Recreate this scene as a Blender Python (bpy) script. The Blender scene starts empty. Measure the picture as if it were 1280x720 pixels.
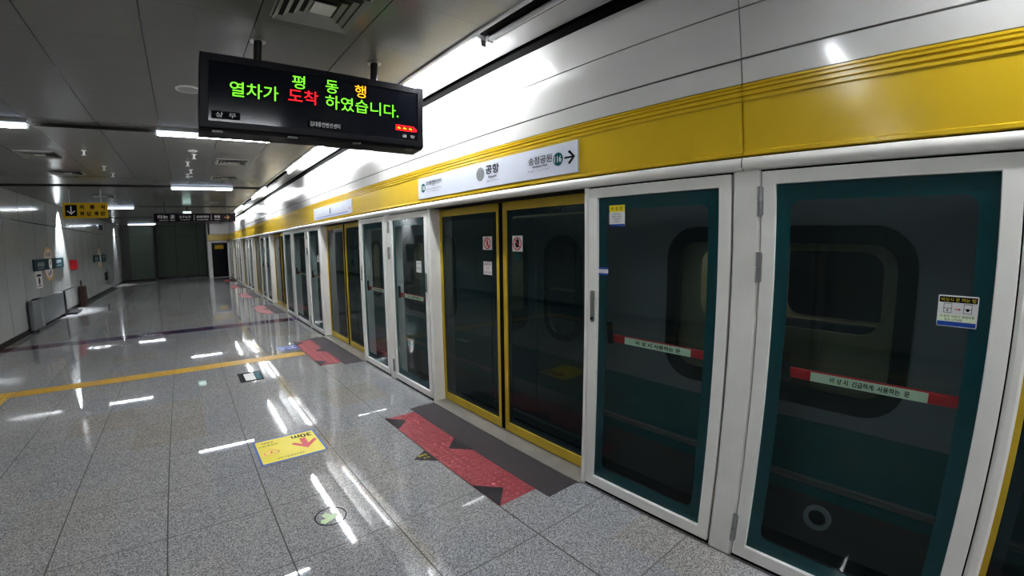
import bpy, math, random
from mathutils import Matrix, Vector
from mathutils.geometry import tessellate_polygon
random.seed(7)
SC = bpy.context.scene
COL = SC.collection
PI = math.pi

# ------------------------------------------------------------------ materials
def new_mat(name):
    m = bpy.data.materials.new(name); m.use_nodes = True
    nt = m.node_tree; nt.nodes.clear()
    return m, nt, nt.nodes.new('ShaderNodeOutputMaterial')

def N(nt, t, **kw):
    n = nt.nodes.new(t)
    for k, v in kw.items():
        if k in n.inputs: n.inputs[k].default_value = v
        else: setattr(n, k, v)
    return n

def L(nt, a, ao, b, bi): nt.links.new(a.outputs[ao], b.inputs[bi])

def c4(c): return (c[0], c[1], c[2], 1)

def paint(name, col, rough=0.4, metal=0.0, spec=0.5, vary=0.06, scale=6.0, bump=0.0, coat=0.0):
    """painted / metal surface with a slight procedural soiling"""
    m, nt, out = new_mat(name)
    b = N(nt, 'ShaderNodeBsdfPrincipled', Roughness=rough, Metallic=metal)
    b.inputs['Specular IOR Level'].default_value = spec
    b.inputs['Coat Weight'].default_value = coat
    tc = N(nt, 'ShaderNodeTexCoord'); no = N(nt, 'ShaderNodeTexNoise', Scale=scale, Detail=5.0)
    L(nt, tc, 'Object', no, 'Vector')
    r = N(nt, 'ShaderNodeMapRange'); r.inputs['To Min'].default_value = 1 - vary; r.inputs['To Max'].default_value = 1 + vary
    r.inputs['From Min'].default_value = .3; r.inputs['From Max'].default_value = .7
    L(nt, no, 'Fac', r, 'Value')
    mx = N(nt, 'ShaderNodeVectorMath', operation='SCALE'); mx.inputs[0].default_value = col[:3]
    L(nt, r, 'Result', mx, 'Scale'); L(nt, mx, 'Vector', b, 'Base Color')
    if bump:
        bp = N(nt, 'ShaderNodeBump', Strength=bump, Distance=0.002); n2 = N(nt, 'ShaderNodeTexNoise', Scale=260.0)
        L(nt, tc, 'Object', n2, 'Vector'); L(nt, n2, 'Fac', bp, 'Height'); L(nt, bp, 'Normal', b, 'Normal')
    L(nt, b, 'BSDF', out, 'Surface')
    return m

def glow(name, col, s):
    m, nt, out = new_mat(name)
    e = N(nt, 'ShaderNodeEmission', Color=c4(col), Strength=s)
    L(nt, e, 'Emission', out, 'Surface')
    return m

def glass(name, tint, refl=1.0, ior=1.5, painted_haze=0.0):
    m, nt, out = new_mat(name)
    t = N(nt, 'ShaderNodeBsdfTransparent', Color=c4(tint)); g = N(nt, 'ShaderNodeBsdfGlossy', Roughness=0.01)
    g.inputs['Color'].default_value = (refl, refl, refl, 1)
    f = N(nt, 'ShaderNodeFresnel', IOR=ior); mx = N(nt, 'ShaderNodeMixShader')
    df = N(nt, 'ShaderNodeBsdfDiffuse', Color=(.012, .075, .085, 1)); m0 = N(nt, 'ShaderNodeMixShader', Fac=painted_haze)  # teal diffuse mixed into the glass: light painted in where it looked black
    L(nt, t, 'BSDF', m0, 1); L(nt, df, 'BSDF', m0, 2)
    ge = N(nt, 'ShaderNodeNewGeometry'); inv = math_node(nt, 'SUBTRACT', None, ge.outputs['Backfacing'], av=1.0)
    nt.links.new(math_node(nt, 'MULTIPLY', f.outputs['Fac'], inv), mx.inputs['Fac']); L(nt, m0, 'Shader', mx, 1); L(nt, g, 'BSDF', mx, 2); L(nt, mx, 'Shader', out, 'Surface')
    return m

def math_node(nt, op, a=None, b=None, av=None, bv=None):
    n = N(nt, 'ShaderNodeMath', operation=op)
    if a: nt.links.new(a, n.inputs[0])
    if b: nt.links.new(b, n.inputs[1])
    if av is not None: n.inputs[0].default_value = av
    if bv is not None: n.inputs[1].default_value = bv
    return n.outputs[0]

def seam_mask(nt, axis_out, off, pitch, w):
    """1 near off + k*pitch, else 0"""
    a = math_node(nt, 'SUBTRACT', axis_out, bv=off - pitch / 2)
    a = math_node(nt, 'DIVIDE', a, bv=pitch)
    f = math_node(nt, 'FRACT', a)
    d = math_node(nt, 'SUBTRACT', f, bv=.5)
    d = math_node(nt, 'ABSOLUTE', d)
    return math_node(nt, 'LESS_THAN', d, bv=w / pitch / 2), math_node(nt, 'FLOOR', a)

def floor_mat():
    m, nt, out = new_mat('polished granite tiles')
    g = N(nt, 'ShaderNodeNewGeometry'); s = N(nt, 'ShaderNodeSeparateXYZ'); L(nt, g, 'Position', s, 'Vector')
    lx, ix = seam_mask(nt, s.outputs['X'], 1.478, 0.6, 0.008)
    ly, iy = seam_mask(nt, s.outputs['Y'], 2.19, 0.6, 0.009)
    cb = N(nt, 'ShaderNodeCombineXYZ'); nt.links.new(ix, cb.inputs[0]); nt.links.new(iy, cb.inputs[1])
    wn = N(nt, 'ShaderNodeTexWhiteNoise', noise_dimensions='3D'); L(nt, cb, 'Vector', wn, 'Vector')
    # crystals
    v = N(nt, 'ShaderNodeTexVoronoi', Scale=210.0); L(nt, g, 'Position', v, 'Vector')
    sv = N(nt, 'ShaderNodeSeparateColor'); L(nt, v, 'Color', sv, 'Color')
    n1 = N(nt, 'ShaderNodeTexNoise', Scale=130.0, Detail=6.0, Roughness=0.75); L(nt, g, 'Position', n1, 'Vector')
    mixv = math_node(nt, 'ADD', math_node(nt, 'MULTIPLY', sv.outputs[0], bv=.5), math_node(nt, 'MULTIPLY', n1.outputs['Fac'], bv=.5))
    cr = N(nt, 'ShaderNodeValToRGB'); nt.links.new(mixv, cr.inputs['Fac'])
    e = cr.color_ramp.elements
    e[0].position = .22; e[0].color = (.11, .11, .112, 1); e[1].position = .80; e[1].color = (.58, .58, .59, 1)
    k = cr.color_ramp.elements.new(.40); k.color = (.24, .24, .25, 1)
    k = cr.color_ramp.elements.new(.58); k.color = (.40, .395, .39, 1)
    # per-tile tint
    tr = N(nt, 'ShaderNodeValToRGB'); L(nt, wn, 'Value', tr, 'Fac')
    tr.color_ramp.interpolation = 'LINEAR'
    te = tr.color_ramp.elements; te[0].color = (.92, .94, .98, 1); te[1].color = (.95, .90, .82, 1)
    k = te.new(.75); k.color = (1.0, .99, .98, 1)
    mu = N(nt, 'ShaderNodeMixRGB', blend_type='MULTIPLY', Fac=1.0); L(nt, cr, 'Color', mu, 'Color1'); L(nt, tr, 'Color', mu, 'Color2')
    # warm band close to the screen doors
    m1 = N(nt, 'ShaderNodeMixRGB', Color2=(.035, .033, .03, 1)); nt.links.new(lx, m1.inputs['Fac']); L(nt, mu, 'Color', m1, 'Color1')
    lyf = math_node(nt, 'MULTIPLY', ly, bv=.8)
    m2 = N(nt, 'ShaderNodeMixRGB', Color2=(.07, .065, .06, 1)); nt.links.new(lyf, m2.inputs['Fac']); L(nt, m1, 'Color', m2, 'Color1')
    b = N(nt, 'ShaderNodeBsdfPrincipled'); L(nt, m2, 'Color', b, 'Base Color')
    n3 = N(nt, 'ShaderNodeTexNoise', Scale=1.3, Detail=4.0); L(nt, g, 'Position', n3, 'Vector')
    rr = N(nt, 'ShaderNodeMapRange'); rr.inputs['To Min'].default_value = .015; rr.inputs['To Max'].default_value = .045
    L(nt, n3, 'Fac', rr, 'Value')
    seam = math_node(nt, 'MAXIMUM', lx, ly)
    ro = math_node(nt, 'ADD', rr.outputs['Result'], math_node(nt, 'MULTIPLY', seam, bv=.5)); nt.links.new(ro, b.inputs['Roughness'])
    b.inputs['IOR'].default_value = 1.6
    bp = N(nt, 'ShaderNodeBump', Strength=0.04, Distance=0.002)
    n4 = N(nt, 'ShaderNodeTexNoise', Scale=2.2, Detail=2.0); L(nt, g, 'Position', n4, 'Vector')
    hh = math_node(nt, 'SUBTRACT', math_node(nt, 'MULTIPLY', n4.outputs['Fac'], bv=.7), math_node(nt, 'MULTIPLY', seam, bv=.3))
    nt.links.new(hh, bp.inputs['Height'])
    L(nt, bp, 'Normal', b, 'Normal')
    L(nt, b, 'BSDF', out, 'Surface')
    return m

def panel_mat(name, col, ax1, off1, p1, w1, ax2=None, off2=0, p2=1, w2=.006, dark=(.03, .03, .03), f2=.8, rough=.3, metal=0.0, spec=.5, bumps=.25):
    """panelled surface: seams on two axes in world space"""
    m, nt, out = new_mat(name)
    g = N(nt, 'ShaderNodeNewGeometry'); s = N(nt, 'ShaderNodeSeparateXYZ'); L(nt, g, 'Position', s, 'Vector')
    a, ia = seam_mask(nt, s.outputs[ax1], off1, p1, w1)
    no = N(nt, 'ShaderNodeTexNoise', Scale=1.2, Detail=5.0); L(nt, g, 'Position', no, 'Vector')
    r = N(nt, 'ShaderNodeMapRange'); r.inputs['To Min'].default_value = .93; r.inputs['To Max'].default_value = 1.05
    L(nt, no, 'Fac', r, 'Value')
    wn = N(nt, 'ShaderNodeTexWhiteNoise', noise_dimensions='1D'); nt.links.new(ia, wn.inputs['W'])
    tint = math_node(nt, 'MULTIPLY', r.outputs['Result'], math_node(nt, 'ADD', math_node(nt, 'MULTIPLY', wn.outputs['Value'], bv=.06), bv=.97))
    mx = N(nt, 'ShaderNodeVectorMath', operation='SCALE'); mx.inputs[0].default_value = col[:3]; nt.links.new(tint, mx.inputs['Scale'])
    m1 = N(nt, 'ShaderNodeMixRGB', Color2=c4(dark)); nt.links.new(a, m1.inputs['Fac']); L(nt, mx, 'Vector', m1, 'Color1')
    last = m1
    if ax2:
        c, _ = seam_mask(nt, s.outputs[ax2], off2, p2, w2)
        c = math_node(nt, 'MULTIPLY', c, bv=f2)
        m2 = N(nt, 'ShaderNodeMixRGB', Color2=c4(dark)); nt.links.new(c, m2.inputs['Fac']); L(nt, m1, 'Color', m2, 'Color1'); last = m2
    b = N(nt, 'ShaderNodeBsdfPrincipled', Roughness=rough, Metallic=metal); L(nt, last, 'Color', b, 'Base Color')
    b.inputs['Specular IOR Level'].default_value = spec
    bp = N(nt, 'ShaderNodeBump', Strength=bumps, Distance=0.004)
    n4 = N(nt, 'ShaderNodeTexNoise', Scale=1.6, Detail=1.0); L(nt, g, 'Position', n4, 'Vector'); L(nt, n4, 'Fac', bp, 'Height')
    L(nt, bp, 'Normal', b, 'Normal')
    L(nt, b, 'BSDF', out, 'Surface')
    return m

def band_mat():
    m, nt, out = new_mat('purple inlay')
    g = N(nt, 'ShaderNodeNewGeometry')
    v = N(nt, 'ShaderNodeTexVoronoi', Scale=3.4); L(nt, g, 'Position', v, 'Vector')
    s = N(nt, 'ShaderNodeSeparateColor'); L(nt, v, 'Color', s, 'Color')
    cr = N(nt, 'ShaderNodeValToRGB'); L(nt, s, 'Red', cr, 'Fac'); e = cr.color_ramp.elements
    e[0].color = (.035, .028, .11, 1); e[1].color = (.15, .022, .04, 1); k = e.new(.5); k.color = (.075, .04, .10, 1)
    b = N(nt, 'ShaderNodeBsdfPrincipled', Roughness=.1); L(nt, cr, 'Color', b, 'Base Color'); L(nt, b, 'BSDF', out, 'Surface')
    return m

M = dict(
    floor=floor_mat(), band=band_mat(),
    ceil=panel_mat('metal ceiling panels', (.235, .232, .218), 'X', .3645, .6, .007, 'Y', 2.13, .6, .004, f2=.35, rough=.22, metal=.0, spec=.6, bumps=.35),
    wleft=panel_mat('enamel wall panels', (.35, .36, .36), 'Y', 11.19, 1.04, .012, 'Z', 2.385, 30, .02, rough=.12, spec=.6, bumps=.2),
    wend=panel_mat('green grey wall panels', (.065, .085, .068), 'X', -2.9, 1.12, .03, 'Z', 2.385, 30, .02, rough=.5, spec=.2),
    wback=panel_mat('back wall panels', (.22, .22, .21), 'X', 0, 1.04, .012, 'Z', 2.385, 30, .02, rough=.4),
    white=paint('white enamel', (.84, .83, .79), .28, spec=.5, vary=.035),
    panelw=paint('white upper panel', (.60, .595, .58), .13, spec=.6, vary=.03, scale=2),
    slot=paint('slot lining', (.55, .55, .55), .3, vary=.04),
    yellow=paint('yellow enamel', (.62, .43, .030), .20, spec=.5, vary=.04, scale=3),
    yframe=paint('yellow door frame', (.52, .37, .03), .35, vary=.06),
    black=paint('black gap', (.006, .006, .006), .8, spec=.08), dark=paint('dark body', (.006, .006, .009), .42, spec=.15),
    post=paint('black post', (.01, .01, .012), .35), base=paint('black stone skirting', (.012, .012, .012), .2),
    steel=paint('steel', (.40, .40, .40), .30, metal=.85), sill=paint('sill', (.34, .33, .31), .35, metal=.4, vary=.12),
    grey=paint('grey rubber plate', (.052, .043, .048), .6, vary=.08, scale=10, bump=.3),
    red=paint('red tactile', (.32, .062, .072), .42, vary=.12, scale=18), redflat=paint('red print', (.6, .03, .03), .4),
    tri=paint('black triangle', (.02, .016, .022), .5, vary=.3, scale=60), ytact=paint('yellow tactile', (.55, .34, .05), .35, vary=.12, scale=14),
    frit=paint('teal glass border', (.006, .060, .068), .10, vary=.05), frity=paint('dark teal border', (.004, .022, .028), .10),
    glassc=glass('clear dark glass', (.86, .92, .92), .85, 1.5, .03), glassd=glass('dark glass', (.50, .60, .60), .85, 1.5, .08), glasst=glass('train glass', (.75, .76, .75), .8),
    sigw=paint('sign white', (.66, .69, .78), .25, vary=.02), ink=paint('ink', (.010, .010, .012), .6, spec=.1), inkg=paint('grey ink', (.12, .12, .14), .6, spec=.1),
    teal=paint('teal print', (.012, .10, .115), .5, spec=.15), wht=paint('white print', (.75, .75, .75), .45), blue=paint('blue print', (.02, .08, .36), .4),
    grcirc=paint('grey disc', (.2, .21, .22), .3), sty=paint('sticker yellow', (.80, .66, .02), .35), cream=paint('cream print', (.80, .88, .66), .45),
    greenp=paint('pale green print', (.45, .62, .34), .35), redbar=paint('red bar', (.62, .02, .025), .35),
    ledg=glow('green led', (.22, 1, .05), 0.5), ledr=glow('red led', (1, .02, .03), .65), ledo=glow('orange led', (1, .42, .02), .65),
    screen=paint('dark screen', (.008, .009, .014), .12, spec=.25), smtx=paint('screen text', (.75, .75, .78), .5),
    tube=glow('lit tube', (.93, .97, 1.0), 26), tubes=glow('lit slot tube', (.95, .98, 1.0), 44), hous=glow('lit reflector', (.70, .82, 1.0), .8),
    off=paint('unlit tube', (.72, .73, .76), .2), body=paint('train body', (.19, .195, .21), .35, vary=.05, scale=2),
    tgreen=paint('train green', (.004, .11, .115), .3), stripe=paint('train stripe', (.15, .16, .155), .4), skirt=paint('dark skirt', (.07, .066, .062), .45), rubber=paint('rubber', (.008, .009, .01), .35),
    beige=paint('train interior', (.50, .47, .33), .5), tinh=glow('added header glow', (.85, .95, 1), 1.3), tin=glow('train lamp', (1, .95, .8), 5), seat=paint('seat', (.03, .05, .09), .7),
    track=paint('track bed', (.03, .03, .032), .8, vary=.3), tun=paint('tunnel wall', (.06, .065, .065), .7),
    exitg=glow('exit lamp', (.7, 1, .92), .6), signy=paint('hanging yellow', (.58, .37, .012), .5, spec=.2), signb=paint('hanging black', (.010, .006, .009), .6, spec=.15),
    lift=paint('lift grey', (.15, .16, .17), .4), liftl=paint('lift light', (.30, .31, .32), .35), redbox=paint('red cabinet', (.5, .01, .02), .35),
    tdark=paint('dark teal board', (.006, .038, .05), .5, spec=.15), brown=paint('brown post', (.045, .02, .012), .45), notice=paint('notice', (.52, .48, .49), .5), orange=paint('orange print', (.45, .24, .07), .5),
    lightw=paint('white plastic', (.8, .8, .78), .35), vent=paint('vent grey', (.36, .36, .34), .45), ventd=paint('vent dark', (.03, .03, .03), .6),
)

# ------------------------------------------------------------------ mesh helpers
def frame(o, right, up):
    r = Vector(right).normalized(); u = Vector(up).normalized(); n = r.cross(u)
    m = Matrix((r, u, n)).transposed().to_4x4(); m.translation = Vector(o)
    return m
def F_psd(x): return frame((x, 0, 0), (0, -1, 0), (0, 0, 1))     # local x = -Y
def F_left(x): return frame((x, 0, 0), (0, 1, 0), (0, 0, 1))     # local x = +Y
def F_face(y): return frame((0, y, 0), (1, 0, 0), (0, 0, 1))     # local x = +X
def F_floor(z): return frame((0, 0, z), (1, 0, 0), (0, 1, 0))

_tc = {}
def text_geo(s, bold):
    key = (s, bold)
    if key in _tc: return _tc[key]
    cu = bpy.data.curves.new('t', 'FONT'); cu.body = s; cu.size = 1; cu.offset = bold; cu.resolution_u = 3
    ob = bpy.data.objects.new('t', cu); me = ob.to_mesh()
    vs = [v.co.copy() for v in me.vertices]; fs = [list(p.vertices) for p in me.polygons]
    ob.to_mesh_clear(); bpy.data.objects.remove(ob); bpy.data.curves.remove(cu)
    _tc[key] = (vs, fs)
    return vs, fs

class MB:
    def __init__(s): s.v = []; s.f = []; s.m = []; s.mi = 0; s.smooth = set()
    def add(s, vs, fs, M_=None, smooth=False):
        b = len(s.v)
        for p in vs: s.v.append((M_ @ Vector(p)) if M_ is not None else Vector(p))
        for f in fs:
            s.f.append([b + i for i in f]); s.m.append(s.mi)
            if smooth: s.smooth.add(len(s.f) - 1)
        return s
    def box(s, x0, x1, y0, y1, z0, z1, M_=None):
        x0, x1 = sorted((x0, x1)); y0, y1 = sorted((y0, y1)); z0, z1 = sorted((z0, z1))
        vs = [(x, y, z) for x in (x0, x1) for y in (y0, y1) for z in (z0, z1)]
        return s.add(vs, [(0, 1, 3, 2), (4, 6, 7, 5), (0, 4, 5, 1), (2, 3, 7, 6), (0, 2, 6, 4), (1, 5, 7, 3)], M_)
    def plate(s, M_, outer, holes=(), t=.002, z=0.0):
        loops = [list(outer)] + [list(h) for h in holes]
        tri = tessellate_polygon([[Vector((p[0], p[1], 0)) for p in l] for l in loops])
        flat = [p for l in loops for p in l]; n = len(flat)
        vs = [(p[0], p[1], z + t) for p in flat] + [(p[0], p[1], z) for p in flat]
        fs = []
        for a, b, c in tri:
            ar = (flat[b][0]-flat[a][0])*(flat[c][1]-flat[a][1]) - (flat[b][1]-flat[a][1])*(flat[c][0]-flat[a][0])
            if ar < 0: a, b = b, a
            fs.append((a, b, c)); fs.append((n + b, n + a, n + c))
        o = 0
        for li, l in enumerate(loops):
            k = len(l); area = sum(l[i][0]*l[(i+1) % k][1] - l[(i+1) % k][0]*l[i][1] for i in range(k))
            ccw = area > 0
            for i in range(k):
                j = (i + 1) % k
                q = (o + i, o + n + i, o + n + j, o + j)
                if (li == 0) != ccw: q = q[::-1]
                fs.append(q)
            o += k
        return s.add(vs, fs, M_)
    def rect(s, M_, x0, x1, y0, y1, t=.002, z=0.0):
        x0, x1 = sorted((x0, x1)); y0, y1 = sorted((y0, y1))
        return s.box(x0, x1, y0, y1, z, z + t, M_)
    def cyl(s, p0, p1, r, n=16, r2=None):
        p0 = Vector(p0); p1 = Vector(p1); d = (p1 - p0); q = d.normalized().to_track_quat('Z', 'Y').to_matrix()
        r2 = r if r2 is None else r2; vs = []
        for k, (p, rr) in enumerate(((p0, r), (p1, r2))):
            for i in range(n):
                a = 2 * PI * i / n; vs.append(p + q @ Vector((rr * math.cos(a), rr * math.sin(a), 0)))
        s.add(vs, [(i, (i + 1) % n, n + (i + 1) % n, n + i) for i in range(n)], smooth=True)
        s.add(vs, [tuple(range(n))[::-1], tuple(range(n, 2 * n))])
        return s
    def lathe(s, o, prof, n=20, axis=(0, 0, 1)):
        q = Vector(axis).normalized().to_track_quat('Z', 'Y').to_matrix(); vs = []; o = Vector(o)
        for r, z in prof:
            for i in range(n):
                a = 2 * PI * i / n; vs.append(o + q @ Vector((r * math.cos(a), r * math.sin(a), z)))
        fs = [(k*n+i, k*n+(i+1) % n, (k+1)*n+(i+1) % n, (k+1)*n+i) for k in range(len(prof)-1) for i in range(n)]
        return s.add(vs, fs, smooth=True)
    def text(s, M_, txt, cx, cy, w=None, h=None, bold=0.0, z=.002):
        vs, fs = text_geo(txt, bold)
        if not vs: return s
        x0 = min(v.x for v in vs); x1 = max(v.x for v in vs); y0 = min(v.y for v in vs); y1 = max(v.y for v in vs)
        sx = (w / (x1 - x0)) if w else None; sy = (h / (y1 - y0)) if h else None
        if sx is None: sx = sy
        if sy is None: sy = sx
        ps = [((v.x - (x0 + x1) / 2) * sx + cx, (v.y - (y0 + y1) / 2) * sy + cy, z) for v in vs]
        return s.add(ps, fs, M_)

def rr(x0, x1, y0, y1, r, n=6):
    x0, x1 = sorted((x0, x1)); y0, y1 = sorted((y0, y1)); out = []
    for cx, cy, a0 in ((x1 - r, y0 + r, -90), (x1 - r, y1 - r, 0), (x0 + r, y1 - r, 90), (x0 + r, y0 + r, 180)):
        for i in range(n + 1):
            a = math.radians(a0 + 90 * i / n); out.append((cx + r * math.cos(a), cy + r * math.sin(a)))
    return out
def rc(x0, x1, y0, y1):
    x0, x1 = sorted((x0, x1)); y0, y1 = sorted((y0, y1)); return [(x0, y0), (x1, y0), (x1, y1), (x0, y1)]
def circ(cx, cy, r, ry=None, n=28):
    ry = ry or r; return [(cx + r * math.cos(2*PI*i/n), cy + ry * math.sin(2*PI*i/n)) for i in range(n)]

def obj(name, mb, mats, parent=None, label=None, cat=None, group=None, kind=None, bevel=0):
    me = bpy.data.meshes.new(name)
    if parent is not None: org = parent['_o'] if '_o' in parent else (0, 0, 0); org = Vector(org)
    else:
        xs = [v.x for v in mb.v]; ys = [v.y for v in mb.v]; zs = [v.z for v in mb.v]
        org = Vector(((min(xs)+max(xs))/2, (min(ys)+max(ys))/2, min(zs)))
    me.from_pydata([tuple(v - org) for v in mb.v], [], mb.f)
    if not isinstance(mats, (list, tuple)): mats = [mats]
    for m in mats: me.materials.append(M[m] if isinstance(m, str) else m)
    for i, p in enumerate(me.polygons):
        p.material_index = mb.m[i]
        if i in mb.smooth: p.use_smooth = True
    me.update()
    o = bpy.data.objects.new(name, me); COL.objects.link(o)
    if parent is not None: o.parent = parent
    else: o.location = org
    o['_o'] = tuple(org)
    if label: o['label'] = label
    if cat: o['category'] = cat
    if group: o['group'] = group
    if kind: o['kind'] = kind
    if bevel:
        b = o.modifiers.new('bevel', 'BEVEL'); b.width = bevel; b.segments = 2; b.limit_method = 'ANGLE'; b.angle_limit = math.radians(50)
    return o

def thing(name, loc, label, cat, group=None):
    o = bpy.data.objects.new(name, None); COL.objects.link(o); o.location = loc; o.empty_display_size = .1
    o['_o'] = tuple(loc); o['label'] = label; o['category'] = cat
    if group: o['group'] = group
    return o
def struct(name, mb, mats, **k): return obj(name, mb, mats, kind='structure', **k)

# ------------------------------------------------------------------ layout constants
H = 2.97; WX = 2.08; LX = -3.32; Y0 = -6.0; YE = 27.4; DX = 2.20
OPEN = [(-2.23, -0.25), (1.82, 3.81), (5.84, 7.84), (11.28, 13.30), (15.30, 17.32), (19.32, 21.36), (23.36, 25.40)]
BEAMS = [-4.56, 0.58, 5.72, 10.86, 15.98, 21.1, 26.2]        # recessed light troughs, centre y

# ------------------------------------------------------------------ room shell
struct('floor', MB().box(LX - .2, WX + .22, Y0, 29.6, -.12, 0), 'floor')
struct('trim_1', MB().box(LX, WX, 10.02, 10.44, 0, .0012), 'band', label='dark purple inlaid band crossing the granite floor')

mb = MB()                                             # ceiling slabs, troughs between them
ys = [Y0] + [b for c in BEAMS for b in (c - .18, c + .18)] + [29.6]
for i in range(0, len(ys), 2): mb.box(LX - .1, 1.55, ys[i], ys[i+1], H, H + .12)
for c in BEAMS:
    mb.box(LX - .1, 1.55, c - .18, c + .18, H + .035, H + .12)
mb.mi = 1
for c in BEAMS:
    mb.box(LX - .1, 1.55, c - .18, c - .172, H - .001, H + .04); mb.box(LX - .1, 1.55, c + .172, c + .18, H - .001, H + .04)
struct('ceiling', mb, ['ceil', 'ventd'])
mb = MB()                                             # lamp slot beside the screen wall
mb.box(1.55, 2.05, Y0, 29.6, 3.07, 3.14); mb.box(1.545, 1.57, Y0, 29.6, H - .012, 3.08)
struct('trim_2', mb, 'slot', label='white recessed lamp slot along the edge of the ceiling')

mb = MB()                                             # white upper panels with open joints
seams = [-3.4, .815, 5.08, 10.68, 14.7, 18.8, 22.9, YE]
zz = [(2.392, 2.506), (2.516, 2.757), (2.764, 3.0)]
prev = Y0
for s_ in seams:
    for z0, z1 in zz: mb.box(WX, WX + .03, prev, s_ - .005, z0, z1)
    prev = s_
mb.mi = 1; mb.box(WX + .025, WX + .12, Y0, YE, 2.0, 3.12); mb.box(2.0, 2.25, Y0, YE, 3.145, 3.2)
struct('wall_right', mb, ['panelw', 'black'])

mb = MB()                                             # yellow fascia, profiled
prof = [(0, 2.046), (-.012, 2.05), (-.012, 2.064), (-.002, 2.07), (-.002, 2.302), (-.008, 2.308), (-.008, 2.320), (0, 2.324), (0, 2.328), (-.008, 2.332), (-.008, 2.345),
        (0, 2.349), (0, 2.353), (-.008, 2.357), (-.008, 2.366), (0, 2.370), (0, 2.372), (-.006, 2.376), (-.006, 2.386), (.02, 2.386), (.02, 2.046)]
prev = Y0
for s_ in seams:
    a, b = prev, s_ - .005; n = len(prof)
    vs = [(WX + p[0], y, p[1]) for y in (a, b) for p in prof]
    fs = [(i, (i+1) % n, n + (i+1) % n, n + i) for i in range(n)]
    mb.add(vs, fs); prev = s_
struct('trim_3', mb, 'yellow', label='yellow enamel fascia running above the platform doors')

mb = MB()                                             # rounded white rail under the fascia
pr = [(.03, 1.978)] + [(.0 - .028 * math.sin(PI * t / 8), 2.009 - .031 * math.cos(PI * t / 8)) for t in range(9)] + [(.03, 2.040)]
prev = Y0
for s_ in seams:
    n = len(pr); vs = [(WX + p[0], y, p[1]) for y in (prev, s_ - .004) for p in pr]
    mb.add(vs, [(i, (i+1) % n, n + (i+1) % n, n + i) for i in range(n)], smooth=True); prev = s_
struct('trim_4', mb, 'white', label='white half-round rail between the yellow fascia and the doors')
struct('trim_5', MB().box(WX + .03, WX + .30, Y0, YE, 1.982, 2.12), 'dark', label='dark door header behind the white rail')

struct('wall_left', MB().box(LX - .15, LX, Y0, 28.2, 0, 3.1), 'wleft')
struct('baseboard_left', MB().box(LX, LX + .03, Y0, 28.2, 0, .10), 'base')
mb = MB(); mb.box(LX, -1.75, 28.2, 28.5, 0, 3.1); mb.box(-1.72, 1.0, 29.2, 29.5, 0, 3.1)
mb.mi = 1; mb.box(-1.75, -1.72, 28.2, 29.3, 0, 3.1)
for x in (-1.68, .93): mb.box(x, x + .06, 29.16, 29.2, 0, 3.0)
mb.box(-3.3, -2.9, 28.19, 28.2, 0, 3.0)
struct('wall_end', mb, ['wend', 'ventd'])
mb = MB(); mb.box(LX, -1.73, 28.15, 28.2, 0, .13); mb.box(-1.72, 1.0, 29.14, 29.2, 0, .13)
struct('baseboard_end', mb, 'base')
struct('wall_back', MB().box(LX - .2, 2.3, Y0 - .1, Y0, 0, 3.1), 'wback')
# return wall closing the screen at the far end
mb = MB(); mb.box(1.0, 1.10, YE, YE + .12, 0, 3.1); mb.box(1.0, 2.3, YE, YE + .12, 2.39, 3.1)
mb.box(1.10, 1.16, YE + .01, YE + .1, 0, 2.04); mb.box(1.98, 2.3, YE + .01, YE + .1, 0, 2.04); mb.box(1.1, 2.1, YE + .01, YE + .1, 1.93, 2.04)
mb.box(.97, 1.0, YE, 29.3, 0, 3.1)
mb.mi = 1; mb.box(1.0, 2.1, YE - .01, YE + .1, 2.045, 2.385)
struct('wall_return', mb, ['white', 'yellow'])
t = struct('door_1', MB().box(1.16, 1.98, YE + .04, YE + .07, .03, 1.93), 'screen', label='dark glazed staff door at the far end of the platform')
obj('notice_sign', MB().box(1.32, 1.78, YE + .03, YE + .039, 1.58, 1.80), 'signy', t, label='yellow notice')
obj('door_sill', MB().box(1.14, 2.0, YE - .01, YE + .06, 0, .03), 'sill', t)

# trackway behind the doors
struct('trackbed', MB().box(WX + .25, 6.4, Y0, 29.6, -1.3, -1.1), 'track')
struct('wall_tunnel', MB().box(6.2, 6.4, Y0, 29.6, -1.1, 4.2), 'tun')
struct('wall_platform_edge', MB().box(WX + .22, WX + .30, Y0, 29.6, -1.1, -.02), 'track')
struct('ceiling_tunnel', MB().box(WX + .3, 6.4, Y0, 29.6, 4.1, 4.2), 'tun')
struct('wall_tunnel_end', MB().box(WX + .3, 6.4, 29.5, 29.6, -1.1, 4.2), 'tun')
struct('wall_tunnel_back', MB().box(WX + .3, 6.4, Y0 - .1, Y0, -1.1, 4.2), 'tun')

for k in range(7):  # unseen fill lamps, added so the train shows through the glass
    t = thing('trackside_fill', (2.46, -3.5 + 4.7 * k, 2.1), 'slim fill lamp added behind the door header to light the train, hidden from the platform', 'strip lamp', 'added track side fill lamps')
    obj('tube', MB().cyl((2.455, -5.8 + 4.7 * k, 2.09), (2.455, -1.2 + 4.7 * k, 2.09), .012, 10), 'tinh', t)
    obj('bracket', MB().box(2.375, 2.47, -3.55 + 4.7 * k, -3.45 + 4.7 * k, 2.098, 2.118), 'steel', t)

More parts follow.
